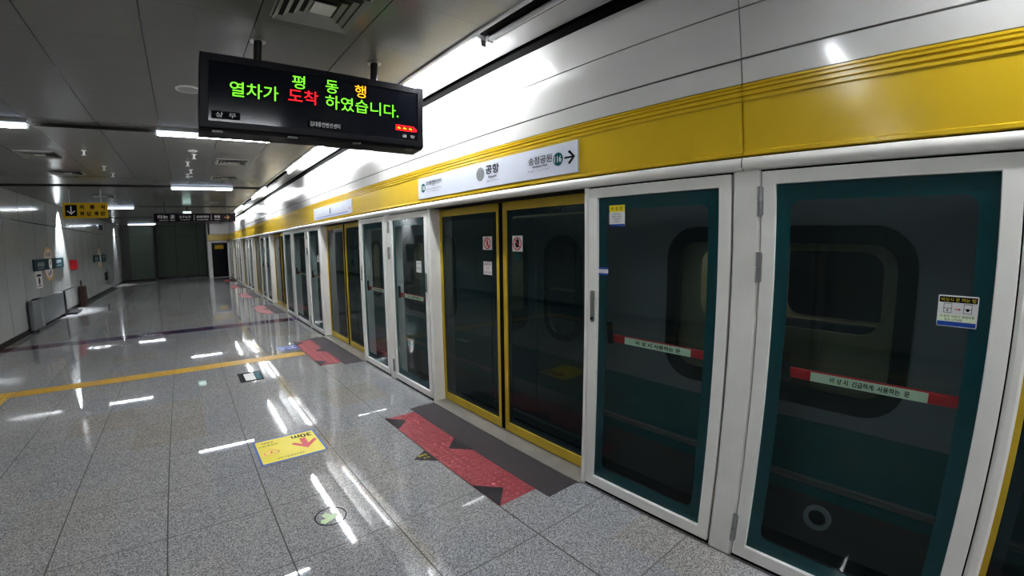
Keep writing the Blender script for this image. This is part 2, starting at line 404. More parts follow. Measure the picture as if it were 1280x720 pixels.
# ------------------------------------------------------------------ train standing behind the screen
def make_train():
    x = 2.60; t = thing('train', (x, 12, -1.0), 'grey and green metro train standing at the platform behind the glass doors', 'train')
    P = F_psd(x)                       # local (−Y, z), outward = −X ; plate grows outwards from z=0
    doors = [2.84 + 4.03 * k for k in (-2, -1, 0, 1)] + [12.3, 16.33, 20.36, 24.4]
    wins = []
    for d in doors[:3] + doors[4:7]: wins.append((d + .79 + .1 + .60, d + 4.03 - .79 - .6 + .05))
    wins = []
    for i, d in enumerate(doors):
        if i in (3, 7): continue
        c = d + 2.015; wins.append((c - .66, c + .66))
    # body side with openings
    side = MB()
    ed = [-5.9] + [v for d in doors for v in (d - .66, d + .66)] + [29.3]
    for i in range(0, len(ed), 2):
        hs = [rr(-wb, -wa, .78, 1.70, .17) for wa, wb in wins if ed[i] < wa < ed[i+1]]
        side.plate(P, rc(-ed[i+1], -ed[i], -.09, 1.88), hs, t=.05, z=-.05)
    side.rect(P, -29.3, 5.9, 1.88, 2.75, t=.05, z=-.05); 
    for d in doors: side.rect(P, -d - .66, -d + .66, -.09, -.02, t=.05, z=-.05)
    obj('body_side', side, 'body', t)
    g = MB()
    edges = [-5.9] + [v for d in doors for v in (d - .66, d + .66)] + [29.3]
    for i in range(0, len(edges), 2): g.rect(P, -edges[i+1], -edges[i], .33, .66, t=.004)
    obj('green_band', g, 'tgreen', t)
    g = MB()
    for i in range(0, len(edges), 2): g.rect(P, -edges[i+1], -edges[i], .285, .31, t=.012)
    obj('stripe', g, 'stripe', t)
    g = MB()
    for i in range(0, len(edges), 2): g.rect(P, -edges[i+1], -edges[i], .215, .28, t=.005)
    obj('lower_green_band', g, 'tgreen', t)
    obj('roof', MB().box(x, x + 2.7, -5.9, 29.3, 2.7, 2.9), 'body', t)
    g = MB()
    for i in range(0, len(edges), 2): g.rect(P, -edges[i+1], -edges[i], -.088, .284, t=.003)
    obj('dark_skirt', g, 'skirt', t)
    obj('underframe', MB().box(x + .1, x + 2.6, -5.9, 29.3, -.9, -.09), 'dark', t)
    obj('far_side', MB().box(x + 2.62, x + 2.7, -5.9, 29.3, -.09, 2.7), 'beige', t)
    obj('saloon_floor', MB().box(x + .05, x + 2.65, -5.9, 29.3, -.09, 0), 'lift', t)
    for y in (-5.9, 29.25): obj('end_wall', MB().box(x, x + 2.7, y, y + .05, 0, 2.7), 'beige', t)
    for a, b in wins:
        w = obj('window_seal', MB().plate(P, rr(-b - .035, -a + .035, .745, 1.735, .2), [rr(-b + .05, -a - .05, .84, 1.64, .12)], t=.012, z=-.002), 'rubber', t)
        obj('window_pane', MB().plate(P, rr(-b, -a, .79, 1.69, .16), t=.006, z=-.03), 'glasst', t)
        obj('window_lining', MB().plate(F_psd(x + .10), rc(-b - .3, -a + .3, .55, 1.85), [rr(-b + .16, -a - .12, 1.16, 1.60, .10)], t=.02), 'beige', t)
        obj('far_window', MB().plate(F_psd(x + 2.61), rr(-b, -a, .85, 1.65, .15), t=.01), 'screen', t)
        obj('bench_seat', MB().box(x + 2.1, x + 2.6, a - .3, b + .3, .12, .45).box(x + 2.5, x + 2.6, a - .3, b + .3, .45, .8), 'seat', t)
    for d in doors:
        for s in (-1, 1):
            lo, hi = (d - .65, d - .006) if s < 0 else (d + .006, d + .65); c = (lo + hi) / 2
            Pd = F_psd(x + .03)
            leaf = obj('door_leaf', MB().plate(Pd, rc(-hi, -lo, 0, 1.86), [rr(-c - .17, -c + .17, .85, 1.64, .15)], t=.02), 'body', t)
            obj('door_window_seal', MB().plate(Pd, rr(-c - .22, -c + .22, .80, 1.69, .19), [rr(-c - .16, -c + .16, .86, 1.63, .13)], t=.012, z=.018), 'rubber', leaf)
            obj('door_pane', MB().plate(Pd, rr(-c - .17, -c + .17, .85, 1.64, .15), t=.005, z=.006), 'glasst', leaf)
            obj('door_green_band', MB().rect(Pd, -hi, -lo, .33, .66, t=.003, z=.02), 'tgreen', leaf)
    for y in (-2, 2.5, 7, 11.5, 16, 20.5, 25): obj('saloon_lamp', MB().box(x + 1.25, x + 1.4, y - .8, y + .8, 2.62, 2.66), 'tin', t)
    # ring modelled on the skirt in place of a round reflection
    r = obj('reflection_ring', MB().plate(P, circ(-.445, .10, .075), [circ(-.445, .10, .050)], t=.02), 'liftl', t, label='round grey ring standing in for a reflection')
    obj('reflection_core', MB().plate(P, circ(-.445, .10, .045), t=.012), 'rubber', r)
make_train()

# ------------------------------------------------------------------ platform screen doors
def sliding_door(y0, y1, far, where, stick=False):
    """one yellow leaf, y0 < y1; far = True when it is the leaf farther from the camera"""
    x = DX; P = F_psd(x); cy = (y0 + y1) / 2
    t = thing('sliding_door', (x, cy, 0), where, 'door', 'yellow framed sliding platform doors')
    w = .055
    obj('door_frame', MB().plate(P, rc(-y1, -y0, .02, 1.965), [rc(-y1 + w, -y0 - w, .10, 1.895)], t=.03, z=-.03), 'yframe', t, bevel=.003)
    obj('glass_pane', MB().rect(P, -y1 + w - .01, -y0 - w + .01, .09, 1.905, t=.008, z=-.022), 'glassd', t)
    obj('glass_border', MB().plate(P, rc(-y1 + w, -y0 - w, .10, 1.895), [rr(-y1 + w + .045, -y0 - w - .045, .15, 1.845, .05)], t=.001, z=-.0135), 'frity', t)
    edge = y0 if far else y1
    m = MB(); m.box(x - .006, x + .004, edge - .009, edge + .009, .03, 1.96)
    obj('rubber_edge', m, 'black', t)
    if stick:
        if far:
            c = -3.02
            s = obj('warning_sticker', MB().rect(P, c - .065, c + .065, 1.575, 1.69, z=-.012), 'wht', t, label='white sticker with a red no-leaning sign')
            Q = F_psd(x)
            obj('prohibition_ring', MB().plate(Q, circ(c, 1.632, .05), [circ(c, 1.632, .041)], t=.001, z=-.0095).plate(Q, [(c-.036, 1.662), (c-.03, 1.668), (c+.036, 1.602), (c+.03, 1.596)], t=.001, z=-.0095), 'redflat', s)
            obj('pictogram', MB().plate(Q, circ(c + .002, 1.658, .009), t=.0008, z=-.0098).plate(Q, [(c-.012, 1.645), (c+.014, 1.648), (c+.012, 1.62), (c+.022, 1.598), (c+.012, 1.596), (c, 1.618), (c-.012, 1.598), (c-.02, 1.6), (c-.008, 1.625)], t=.0008, z=-.0098), 'redflat', s)
            s = obj('notice_sticker', MB().rect(P, c - .062, c + .06, 1.345, 1.475, z=-.012), 'notice', t, label='small grey printed notice')
            m = MB()
            for k, tx in enumerate(('출입문 번호', '1-3', '손대지 마세요')): m.text(P, tx, c, 1.452 - k * .035, h=.018, z=-.0095)
            obj('lettering', m, 'ink', s)
            obj('logo_strip', MB().rect(P, c - .062, c + .06, 1.345, 1.36, z=-.0095, t=.0005), 'ink', s)
        else:
            c = -2.62
            s = obj('warning_sticker', MB().rect(P, c - .062, c + .062, 1.565, 1.69, z=-.012), 'wht', t, label='white sticker with a red no-touching hand sign')
            obj('prohibition_ring', MB().plate(P, circ(c, 1.628, .052), [circ(c, 1.628, .043)], t=.001, z=-.0095).plate(P, [(c-.036, 1.660), (c-.03, 1.666), (c+.036, 1.600), (c+.03, 1.594)], t=.001, z=-.0095), 'redflat', s)
            m = MB().plate(P, [(c-.018, 1.598), (c+.016, 1.598), (c+.02, 1.62), (c+.02, 1.655), (c+.012, 1.655), (c+.01, 1.664), (c+.002, 1.664), (c, 1.668), (c-.006, 1.664), (c-.012, 1.658), (c-.013, 1.63), (c-.026, 1.638), (c-.03, 1.632)], t=.0008, z=-.0098)
            obj('hand_pictogram', m, 'ink', s)
            obj('small_tag', MB().rect(P, c - .02, c + .03, 1.49, 1.556, z=-.012), 'frit', t)
    return t

names_open = ['beside the right edge of the picture', 'nearest full doorway under the platform sign', 'second doorway under the route map', 'third doorway along the platform', 'fourth doorway along the platform', 'fifth doorway along the platform', 'last doorway before the end wall']
for i, (a, b) in enumerate(OPEN):
    mid = (a + b) / 2
    sliding_door(a - .02, mid - .012, False, 'yellow-framed dark glass sliding leaf, right one, ' + names_open[i], i == 1)
    sliding_door(mid + .012, b + .02, True, 'yellow-framed dark glass sliding leaf, left one, ' + names_open[i], i == 1)
struct('trim_6', (lambda m: [m.box(WX - .03, DX + .1, a - .02, b, -.03, .012) for a, b in OPEN] and m)(MB()), 'sill', label='metal sills under the yellow doors')

def emergency_door(y0, y1, hinge_far, label, handle=True, sticker=None, bar=True, lettering='비 상 시 사용하는 문'):
    x = WX; P = F_psd(x); t = thing('emergency_door', (x, (y0 + y1) / 2, 0), label, 'door', 'white framed emergency doors')
    obj('gasket', MB().plate(P, rc(-y1, -y0, .012, 1.98), [rc(-y1 + .03, -y0 - .03, .05, 1.94)], t=.03, z=-.052), 'black', t)
    y0 += .0065; y1 -= .0065; w = .0635
    hz = y1 if hinge_far else y0; ez = y0 if hinge_far else y1
    obj('door_frame', MB().plate(P, rc(-y1, -y0, .022, 1.969), [rc(-y1 + w, -y0 - w, .09, 1.908)], t=.045, z=-.045), 'white', t, bevel=.003)
    obj('glass_pane', MB().rect(P, -y1 + w - .01, -y0 - w + .01, .08, 1.918, t=.008, z=-.03), 'glassc', t)
    obj('glass_border', MB().plate(P, rc(-y1 + w, -y0 - w, .09, 1.908), [rr(-y1 + w + .062, -y0 - w - .062, .165, 1.832, .045)], t=.0012, z=-.0215), 'frit', t)
    for z0, z1 in ((1.765, 1.90), (1.46, 1.60), (.106, .26)) if hinge_far else ():
        h = MB(); zm = (z0 + z1) / 2
        h.cyl((x - .012, hz + (.004 if hinge_far else -.004), z0), (x - .012, hz + (.004 if hinge_far else -.004), zm - .002), .0125, 14)
        h.cyl((x - .012, hz + (.004 if hinge_far else -.004), zm + .002), (x - .012, hz + (.004 if hinge_far else -.004), z1), .0125, 14)
        h.box(x - .008, x + .002, hz - .010, hz + .012, z0 + .005, z1 - .005)
        obj('hinge', h, 'steel', t)
    if handle:
        yy = ez + (.032 if hinge_far else -.032)
        h = obj('handle', MB().plate(F_psd(x), rr(-yy - .016, -yy + .016, 1.14, 1.34, .015), t=.006), 'steel', t)
        obj('lock_cylinder', MB().cyl((x - .006, yy, 1.165), (x - .012, yy, 1.165), .009, 14), 'post', h)
    if bar:
        bx = x + .075; a = y0 + .085; b = y1 - .105
        r = obj('push_bar', MB().box(bx - .014, bx + .012, a, b, 1.022, 1.068), 'redbar', t, bevel=.004, label='red push bar')
        Q = F_psd(bx - .015); c = -(a + b) / 2; hw = (b - a) * .31
        s = obj('label_strip', MB().rect(Q, c - hw, c + hw, 1.024, 1.066, t=.001), 'cream', r)
        obj('lettering', MB().text(Q, lettering, c + .01, 1.045, w=hw * 1.35, h=.025, bold=.02, z=.002), 'ink', s)
        e = (y1 - .10) if hinge_far is False else (y1 - .10)
        obj('bar_bracket', MB().plate(F_psd(bx - .02), [(-y1 + .128, 1.015), (-y1 + .16, 1.015), (-y1 + .145, 1.15), (-y1 + .118, 1.15)], t=.02), 'post', r)
    if sticker == 'D':        # yellow topped notice at the upper corner
        Q = F_psd(x + .019); x0, x1 = -1.628, -1.516
        s = obj('notice_sticker', MB().rect(Q, x0, x1, 1.732, 1.858), 'wht', t, label='notice sticker with a yellow head and blue foot')
        obj('yellow_head', MB().rect(Q, x0, x1, 1.818, 1.858, t=.0006, z=.002), 'sty', s)
        m = MB().text(Q, '비 상 문', -1.572, 1.838, w=.085, h=.024, z=.003)
        for k, tx in enumerate(('이 문은 비상시', '열차의 승강문이', '맞지 않을 때', '사용합니다')): m.text(Q, tx, -1.572, 1.805 - k * .0145, h=.0095, z=.0028)
        obj('lettering', m, 'ink', s)
        obj('blue_foot', MB().rect(Q, x0, x1, 1.732, 1.746, t=.0006, z=.002), 'blue', s)
        s = obj('hand_tag', MB().rect(F_psd(x + .019), -1.712, -1.635, 1.437, 1.486), 'blue', t, label='small blue and white tag')
        obj('tag_face', MB().rect(F_psd(x + .019), -1.712, -1.635, 1.45, 1.475, t=.0006, z=.002), 'wht', s)
    if sticker == 'R':
        k_ = 2.098 / 2.226; Q = F_psd(x + .019); x0, x1 = -.034 * k_, .101 * k_; z0, z1 = 1.345, 1.462; c = (x0 + x1) / 2
        s = obj('instruction_sticker', MB().plate(Q, rr(x0, x1, z0, z1, .004, 3), t=.0015), 'wht', t, label='white and blue sticker explaining how to open the door')
        obj('black_head', MB().rect(Q, x0 + .004, x1 - .004, z1 - .026, z1 - .005, t=.0006, z=.0015), 'ink', s)
        obj('head_lettering', MB().text(Q, '비상시 문 여는 법', c, z1 - .0155, w=.108, h=.014, z=.0026), 'sty', s)
        m = MB()
        for xx in (x0 + .032, x1 - .032):
            m.plate(Q, rc(xx - .013, xx + .013, z0 + .052, z1 - .03), [rc(xx - .0118, xx + .0118, z0 + .0532, z1 - .0312)], t=.0006, z=.0015)
            m.rect(Q, xx - .013, xx + .013, z0 + .068, z0 + .0695, t=.0006, z=.0015)
        m.plate(Q, circ(x1 - .032, z0 + .066, .0055, n=14), t=.0007, z=.0016); m.rect(Q, x0 + .030, x0 + .034, z0 + .058, z0 + .064, t=.0006, z=.0015)
        obj('diagram', m, 'ink', s)
        obj('red_arrow', MB().plate(Q, [(c - .009, z0 + .0675), (c + .004, z0 + .0675), (c + .004, z0 + .071), (c + .01, z0 + .066), (c + .004, z0 + .061), (c + .004, z0 + .0645), (c - .009, z0 + .0645)], t=.0006, z=.0015), 'redflat', s)
        obj('yellow_box', MB().rect(Q, x0 + .004, x1 - .004, z0 + .021, z0 + .046, t=.0006, z=.0015), 'cream', s)
        m = MB().text(Q, '이 문은 비상시 열림바를', c, z0 + .0395, w=.11, h=.009, z=.0026).text(Q, '밀고 나가세요', c - .01, z0 + .027, h=.009, z=.0026)
        obj('lettering', m, 'ink', s)
        f = obj('blue_foot', MB().rect(Q, x0 + .003, x1 - .003, z0 + .003, z0 + .019, t=.0006, z=.0015), 'blue', s)
    if sticker == 'S':        # small notice on a farther door
        Q = F_psd(x + .019); c = -(y0 + .22)
        s = obj('notice_sticker', MB().rect(Q, c - .06, c + .05, 1.335, 1.455), 'wht', t)
        m = MB()
        for k, tx in enumerate(('비상시 문 여는 법', '열림바를 밀고')): m.text(Q, tx, c, 1.43 - k * .05, w=.09, h=.016, z=.003)
        obj('lettering', m, 'ink', s)
    return t

posts = MB(); guard = MB()
bays = [(-4.2, -2.25, '')] + [(OPEN[i][1], OPEN[i+1][0]) for i in range(6)] + [(25.40, YE)]
bay_names = ['behind the camera', 'right of the nearest yellow doorway', 'between the first and second yellow doorways', 'between the second and third yellow doorways', 'between the third and fourth yellow doorways', 'between the fourth and fifth yellow doorways', 'between the fifth and sixth yellow doorways', 'against the far end wall']
pn = 7
def post(a, b, depth=.17):
    global pn
    m = MB().plate(F_floor(0.0), [(WX + .012, a), (WX + depth, a), (WX + depth, b), (WX + .012, b), (WX, b - .012), (WX, a + .012)], t=1.978)
    struct('trim_%d' % pn, m, 'white', label='white upright post of the platform screen', bevel=.002); pn += 1
for i, bay in enumerate(bays):
    if i == 0: continue
    a, b = bay[0], bay[1]; nm = bay_names[i]
    post(a, a + .045); post(b - .04, b)
    if i == 3:
        d = [(a + .045, 8.80), (8.94, 10.22), (10.32, b - .04)]
        post(8.80, 8.94); post(10.22, 10.32)
        emergency_door(d[0][0], d[0][1], True, 'white-framed glass emergency door, nearest of three, ' + nm, sticker='S')
        emergency_door(d[1][0], d[1][1], False, 'widest white-framed glass panel, middle of three, ' + nm, handle=False)
        emergency_door(d[2][0], d[2][1], False, 'narrow white-framed glass panel, farthest of three, ' + nm, handle=False, bar=False)
    else:
        c0 = a + .985; c1 = a + 1.118
        post(c0, c1)
        near = {1: 'large white-framed emergency door with blue instruction sticker at the right edge', 2: 'white-framed glass emergency door hinged on its left, right one of the pair ' + nm}.get(i, 'white-framed glass emergency door, nearer one of the pair ' + nm)
        emergency_door(a + .045, c0, True, near, handle=(i != 1), sticker={1: 'R', 2: 'S'}.get(i), lettering='비 상 시  긴급하게  사용하는  문')
        far = {1: 'white-framed emergency door with yellow notice sticker and cream-labelled red bar', 2: 'white-framed glass emergency door with steel handle, left one of the pair ' + nm}.get(i, 'white-framed glass emergency door, farther one of the pair ' + nm)
        emergency_door(c1, b - .04, False, far, sticker={1: 'D'}.get(i))
m = MB()
for bay in bays[1:]: m.box(WX + .012, WX + .10, bay[0], bay[1], 0, .022)
struct('trim_%d' % pn, m, 'black', label='dark gap strip under the white doors'); pn += 1
struct('wall_screen_back', MB().box(WX, WX + .1, Y0, OPEN[0][0], 0, 1.98), 'white', label='white screen panel')

# ------------------------------------------------------------------ boarding mats and tactile strips
def mat(i, a, b):
    near = names_open[i]
    obj('boarding_mat', MB().box(1.785, WX - .032, a, b, 0, .003), 'grey', label='dark grey boarding plate on the floor before the ' + {0: 'doorway at the right edge'}.get(i, near), cat='floor mat', group='grey boarding plates')
    t = thing('tactile_strip', (1.63, (a + b) / 2, 0), 'red tactile strip with black triangles before the ' + {0: 'doorway at the right edge'}.get(i, near), 'tactile paving', 'red tactile strips')
    y0, y1 = a + .13, b - .10; x0, x1 = 1.482, 1.783
    m = MB().box(x0, x1, y0, y1, 0, .003)
    if i in (1, 2):
        ny = int((y1 - y0) / .05)
        for p in range(6):
            for q in range(ny):
                m.lathe((x0 + .025 + p * .05, y0 + .03 + q * .05, .003), [(.017, 0), (.013, .003), (.0001, .0042)], n=8)
    obj('tactile_surface', m, 'red', t)
    Q = F_floor(.003)
    for tri in ([(x0, y1), (x0 + .14, y1 - .145), (x0, y1 - .29)], [(x0, y0), (x0, y0 + .30), (x0 + .14, y0 + .145)], [(x1, (y0 + y1) / 2 + .14), (x1 - .14, (y0 + y1) / 2), (x1, (y0 + y1) / 2 - .14)]):
        m = MB().plate(Q, tri, t=.0045)
        obj('direction_triangle', m, 'tri', t)
for i, (a, b) in enumerate(OPEN): mat(i, a, b)
t = obj('floor_sticker', MB().plate(F_floor(0), [(1.474, 2.93), (1.333, 2.836), (1.474, 2.715)], t=.0012), 'tri', label='small black and yellow triangular sticker beside the nearest red tactile strip', cat='sticker', group='triangle stickers')
obj('yellow_print', MB().text(F_floor(0), '발빠짐', 1.42, 2.86, w=.07, h=.03, z=.0016).text(F_floor(0), '주의', 1.43, 2.81, w=.05, h=.025, z=.0016), 'sty', t)
t = obj('floor_sticker', MB().plate(F_floor(0), [(1.472, 7.08), (1.34, 6.99), (1.472, 6.88)], t=.0035), 'tri', label='small black triangular sticker where the yellow guide line meets the second red strip', cat='sticker', group='triangle stickers')

# yellow guide line with tiles
def tactile_line():
    t = thing('tactile_line', (-.4, 6.87, 0), 'yellow tactile guide line crossing the floor and bending at its left end', 'tactile paving')
    m = MB(); x = 1.47; k = 0
    while x > -2.15:
        x2 = max(x - .3, -2.15); m.box(x2 + .003, x - .003, 6.73, 6.99, 0, .0025); x = x2
    for j in range(5):
        yy = 6.73 + .26 * j / 5 + .03
        m.box(-2.14, 1.465, yy - .008, yy + .008, .0025, .0045)
    obj('crossing_run', m, 'ytact', t)
    m = MB().box(-2.41, -2.153, 6.73, 6.99, 0, .0025)
    for p in range(5):
        for q in range(5): m.lathe((-2.385 + p * .05, 6.76 + q * .05, .0025), [(.016, 0), (.012, .003), (.0001, .004)], n=8)
    obj('corner_tile', m, 'ytact', t)
    m = MB(); y = 6.725
    while y > 0: m.box(-2.41, -2.153, y - .297, y, 0, .0025); y -= .3
    for j in range(5): m.box(-2.39 + j * .05, -2.374 + j * .05, .1, 6.72, .0025, .0045)
    obj('side_run', m, 'ytact', t)
tactile_line()

# yellow guidance sticker, printed upside down as seen from here
def aed_sticker():
    t = obj('floor_sticker', MB().plate(F_floor(0), rr(.315, .842, 3.41, 3.893, .012), t=.001), 'blue', label='yellow rectangular floor sticker with red arrow and 30m, blue border', cat='sticker')
    obj('yellow_face', MB().plate(F_floor(.001), rr(.333, .826, 3.43, 3.873, .01), t=.0004), 'sty', t)
    Q = frame((.5795, 3.6515, .0014), (-1, 0, 0), (0, -1, 0))    # local origin centre, text readable from the far side
    obj('lettering', MB().text(Q, '30m', -.135, -.15, w=.17, h=.075, bold=.02, z=.0006)
        .text(Q, '심장충격기', .15, -.11, w=.15, h=.03, z=.0006).text(Q, '자동심장충격기 위치', .02, .175, w=.22, h=.028, z=.0006).text(Q, 'AED', .15, -.165, w=.10, h=.025, z=.0006), 'ink', t)
    ar = MB().plate(Q, [(-.155, -.10), (-.105, -.10), (-.105, .02), (-.045, -.045), (-.022, -.022), (-.13, .11), (-.238, -.022), (-.215, -.045), (-.155, .02)], t=.0004)
    obj('red_arrow', ar, 'redflat', t)
    hp = [(.15 + .062 * 16 * math.sin(a) ** 3 / 16, .03 + .058 * (13 * math.cos(a) - 5 * math.cos(2*a) - 2 * math.cos(3*a) - math.cos(4*a)) / 16) for a in [2 * PI * k / 40 for k in range(40)]]
    hi = [(.15 + (p[0] - .15) * .84, .03 + (p[1] - .03) * .84) for p in hp]
    obj('heart_symbol', MB().plate(Q, hp, [hi], t=.0004).plate(Q, [(.155, .06), (.135, .03), (.15, .03), (.142, .0), (.168, .036), (.152, .036), (.165, .06)], t=.0004), 'redflat', t)
aed_sticker()
t = obj('floor_sticker', MB().plate(F_floor(0), circ(.577, 2.492, .098), [circ(.577, 2.492, .091)], t=.001), 'ink', label='round clear floor sticker with thin black ring and pale green arrow', cat='sticker')
Q = frame((.565, 2.485, 0), (.9, .43, 0), (-.43, .9, 0))
obj('green_arrow', MB().plate(Q, [(-.07, -.005), (-.05, .02), (-.02, .005), (-.015, .055), (.02, .055), (.03, .01), (.06, .01), (.055, -.03), (.0, -.035), (-.055, -.03)], t=.0012), 'greenp', t)
t = obj('floor_sticker', MB().rect(F_floor(0), .43, .715, 5.78, 6.23, t=.0012), 'ink', label='dark rectangular floor sticker with white centre before the yellow guide line', cat='sticker')
obj('white_centre', MB().rect(F_floor(0), .50, .625, 5.84, 6.17, t=.0016), 'wht', t)
obj('teal_panel', MB().rect(F_floor(0), .633, .700, 5.84, 6.19, t=.0016), 'teal', t)
t = obj('floor_sticker', MB().rect(F_floor(0), 1.17, 1.475, 7.22, 7.52, t=.0012), 'blue', label='blue floor sticker with white lettering beside the second red strip', cat='sticker')
Q = frame((1.32, 7.37, .0012), (-1, 0, 0), (0, -1, 0))
obj('lettering', MB().text(Q, '타는 곳', 0, .06, w=.24, h=.09, z=.0008, bold=.02).text(Q, '줄서기', 0, -.06, w=.24, h=.09, z=.0008, bold=.02), 'wht', t)

# ------------------------------------------------------------------ arrival display
def display():
    x0, x1, z0, z1, yf, yb = .078, 1.560, 2.345, 2.808, 2.93, 3.13
    t = thing('arrival_display', (.82, 3.03, H), 'black hanging LED arrival display with green and red Korean text', 'display')
    m = MB(); pr_ = [(yf, z0 + .012), (yf, z1), (yf + .02, z1 + .004), (yb, z1 + .004), (yb, z0 + .03), (yb - .03, z0 - .012), (yf + .03, z0)]
    n = len(pr_); vs = [(x, p[0], p[1]) for x in (x0, x1) for p in pr_]
    m.add(vs, [(i, n + i, n + (i+1) % n, (i+1) % n) for i in range(n)] + [tuple(range(n)), tuple(range(n, 2*n))[::-1]])
    obj('housing', m, 'dark', t, bevel=.004)
    P = F_face(yf)
    obj('bezel', MB().plate(P, rc(x0 + .004, x1 - .004, z0 + .016, z1 - .004), [rc(x0 + .05, x1 - .05, z0 + .055, z1 - .05)], t=.010), 'dark', t, bevel=.002)
    obj('screen', MB().rect(P, x0 + .05, x1 - .05, z0 + .055, z1 - .05, t=.003), 'screen', t)
    zt = .0045; b = .006
    for tx, cx, cz, w_, h_ in (('평', .655, 2.702, .082, .088), ('동', .873, 2.704, .085, .088), ('열차가', .388, 2.605, .285, .092), ('하였습니다.', 1.094, 2.600, .53, .094)):
        obj('green_text', MB().text(P, tx, cx, cz, w=w_, h=h_, bold=b, z=zt), 'ledg', t)
    obj('red_text', MB().text(P, '도착', .686, 2.610, w=.192, h=.090, bold=b, z=zt), 'ledr', t)
    obj('orange_text', MB().text(P, '행', 1.072, 2.704, h=.088, w=.080, bold=b, z=zt), 'ledo', t)
    l = obj('station_plate', MB().rect(P, .145, .305, 2.417, 2.462, t=.006), 'black', t)
    obj('lettering', MB().text(P, '상  무', .225, 2.44, w=.115, h=.03, z=.0075), 'smtx', l)
    l = obj('station_plate', MB().rect(P, .715, .94, 2.417, 2.462, t=.006), 'black', t)
    obj('lettering', MB().text(P, '김대중컨벤션센터', .828, 2.44, w=.20, h=.032, z=.0075), 'smtx', l)
    l = obj('station_plate', MB().rect(P, 1.36, 1.51, 2.412, 2.447, t=.006), 'black', t)
    obj('lettering', MB().text(P, '공  항', 1.437, 2.43, w=.10, h=.022, z=.0075), 'smtx', l)
    m = MB(); xa = 1.336; za = 2.487; r_ = .021
    m.plate(P, [(xa, za - r_), (xa + .128, za - r_), (xa + .168, za - r_ * .8), (xa + .172, za - .002), (xa + .142, za + r_), (xa, za + r_)],
            [rc(xa + .006 + .046 * k, xa + .046 + .046 * k, za - .012, za + .012) for k in range(3)], t=.0006, z=.0045)
    obj('train_symbol', m, 'ledr', t)
    m = MB()
    for k in range(3): m.plate(P, [(xa + .011 + .046*k, za - .006), (xa + .041 + .046*k, za - .009), (xa + .036 + .046*k, za + .004), (xa + .016 + .046*k, za + .008)], t=.0005, z=.0045)
    obj('train_symbol_core', m, 'ledo', t)
    for px in (.417, 1.213):
        p_ = obj('hanging_post', MB().cyl((px, 3.03, z1), (px, 3.03, H + .01), .026, 20), 'post', t)
        obj('flange', MB().cyl((px, 3.03, H - .006), (px, 3.03, H + .005), .05, 24), 'steel', p_)
    for px in (.18, .62, 1.05, 1.45): obj('latch', MB().box(px - .03, px + .03, yf + .005, yf + .03, z0 - .008, z0 + .004), 'post', t)
display()

# ------------------------------------------------------------------ signs on the yellow fascia
def platform_sign():
    X = WX - .014; P = F_psd(X)
    t = thing('platform_sign', (X, 2.92, 2.08), 'long white station name sign with arrow on the yellow fascia', 'sign')
    obj('sign_board', MB().box(X, WX - .002, 1.852, 3.995, 2.082, 2.288), 'sigw', t)
    k = MB()
    k.text(P, '송정공원', -2.198, 2.207, w=.235, h=.054, bold=.006).text(P, '공항', -2.743, 2.219, w=.176, h=.074, bold=.02).text(P, '김대중컨벤션센터', -3.676, 2.224, w=.305, h=.040, bold=.012)
    k.text(P, 'Airport', -2.744, 2.157, w=.11, h=.028, bold=.02).text(P, 'Songjeong Park', -2.198, 2.163, w=.15, h=.021, bold=.02)
    k.text(P, '(마륵)', -3.676, 2.192, h=.018).text(P, 'Kim Daejung Convention Center', -3.683, 2.164, w=.295, h=.014, bold=.01)
    k.plate(P, [(-1.965, 2.180), (-1.899, 2.180), (-1.935, 2.150), (-1.918, 2.140), (-1.872, 2.186), (-1.918, 2.232), (-1.935, 2.222), (-1.899, 2.192), (-1.965, 2.192)], t=.001, z=.001)
    obj('lettering', k, 'ink', t)
    g = MB().text(P, '机场  エアポート', -2.74, 2.127, w=.16, h=.018).text(P, '松汀公园  ソンジョンコンウォン', -2.21, 2.137, w=.22, h=.015).text(P, '金大中会展中心', -3.69, 2.143, w=.22, h=.012)
    obj('small_lettering', g, 'inkg', t)
    for y, s, mt in ((2.024, '116', 'teal'), (3.889, '118', 'teal'), (2.906, '117', 'grcirc')):
        r = .056 if mt == 'grcirc' else .044
        d = obj('number_disc', MB().plate(P, circ(-y, 2.187 if mt == 'teal' else 2.195, r), t=.001), mt, t)
        obj('number', MB().text(P, s, -y, 2.187 if mt == 'teal' else 2.195, w=r * 1.5, h=r * .95, bold=.02, z=.0018), 'wht' if mt == 'teal' else 'stripe', d)
platform_sign()
def route_map(y0, y1, label):
    X = WX - .014; P = F_psd(X)
    t = thing('route_map', (X, (y0 + y1) / 2, 2.08), label, 'sign', 'route maps on the fascia')
    obj('sign_board', MB().box(X, WX - .002, y0, y1, 2.084, 2.284), 'sigw', t)
    obj('line_bar', MB().rect(P, -y1 + .16, -y0 - .17, 2.110, 2.120, t=.0015), 'blue', t)
    st = ['녹동', '소태', '학동', '남광주', '문화전당', '금남로4가', '금남로5가', '양동시장', '돌고개', '농성', '화정', '쌍촌', '운천', '상무', '공항', '송정공원', '광주송정', '도산', '평동']
    m = MB(); n = len(st); x0 = -y1 + .20; x1 = -y0 - .22
    for k, s in enumerate(st):
        cx = x0 + (x1 - x0) * k / (n - 1)
        Q = frame((X, -cx, 2.128), (0, -math.cos(1.15), math.sin(1.15)), (0, math.sin(1.15), math.cos(1.15)))
        m.text(Q, s, .012 * len(s), 0, h=.022 if len(s) < 4 else .018)
    obj('station_names', m, 'grcirc', t)
    m = MB().plate(P, rr(-y1 + 1.015, -y1 + 1.05, 2.14, 2.235, .012), t=.0015)
    obj('current_marker', m, 'ink', t)
    obj('end_mark', MB().plate(P, circ(-y0 - .10, 2.16, .018), t=.0015), 'redflat', t)
    return t
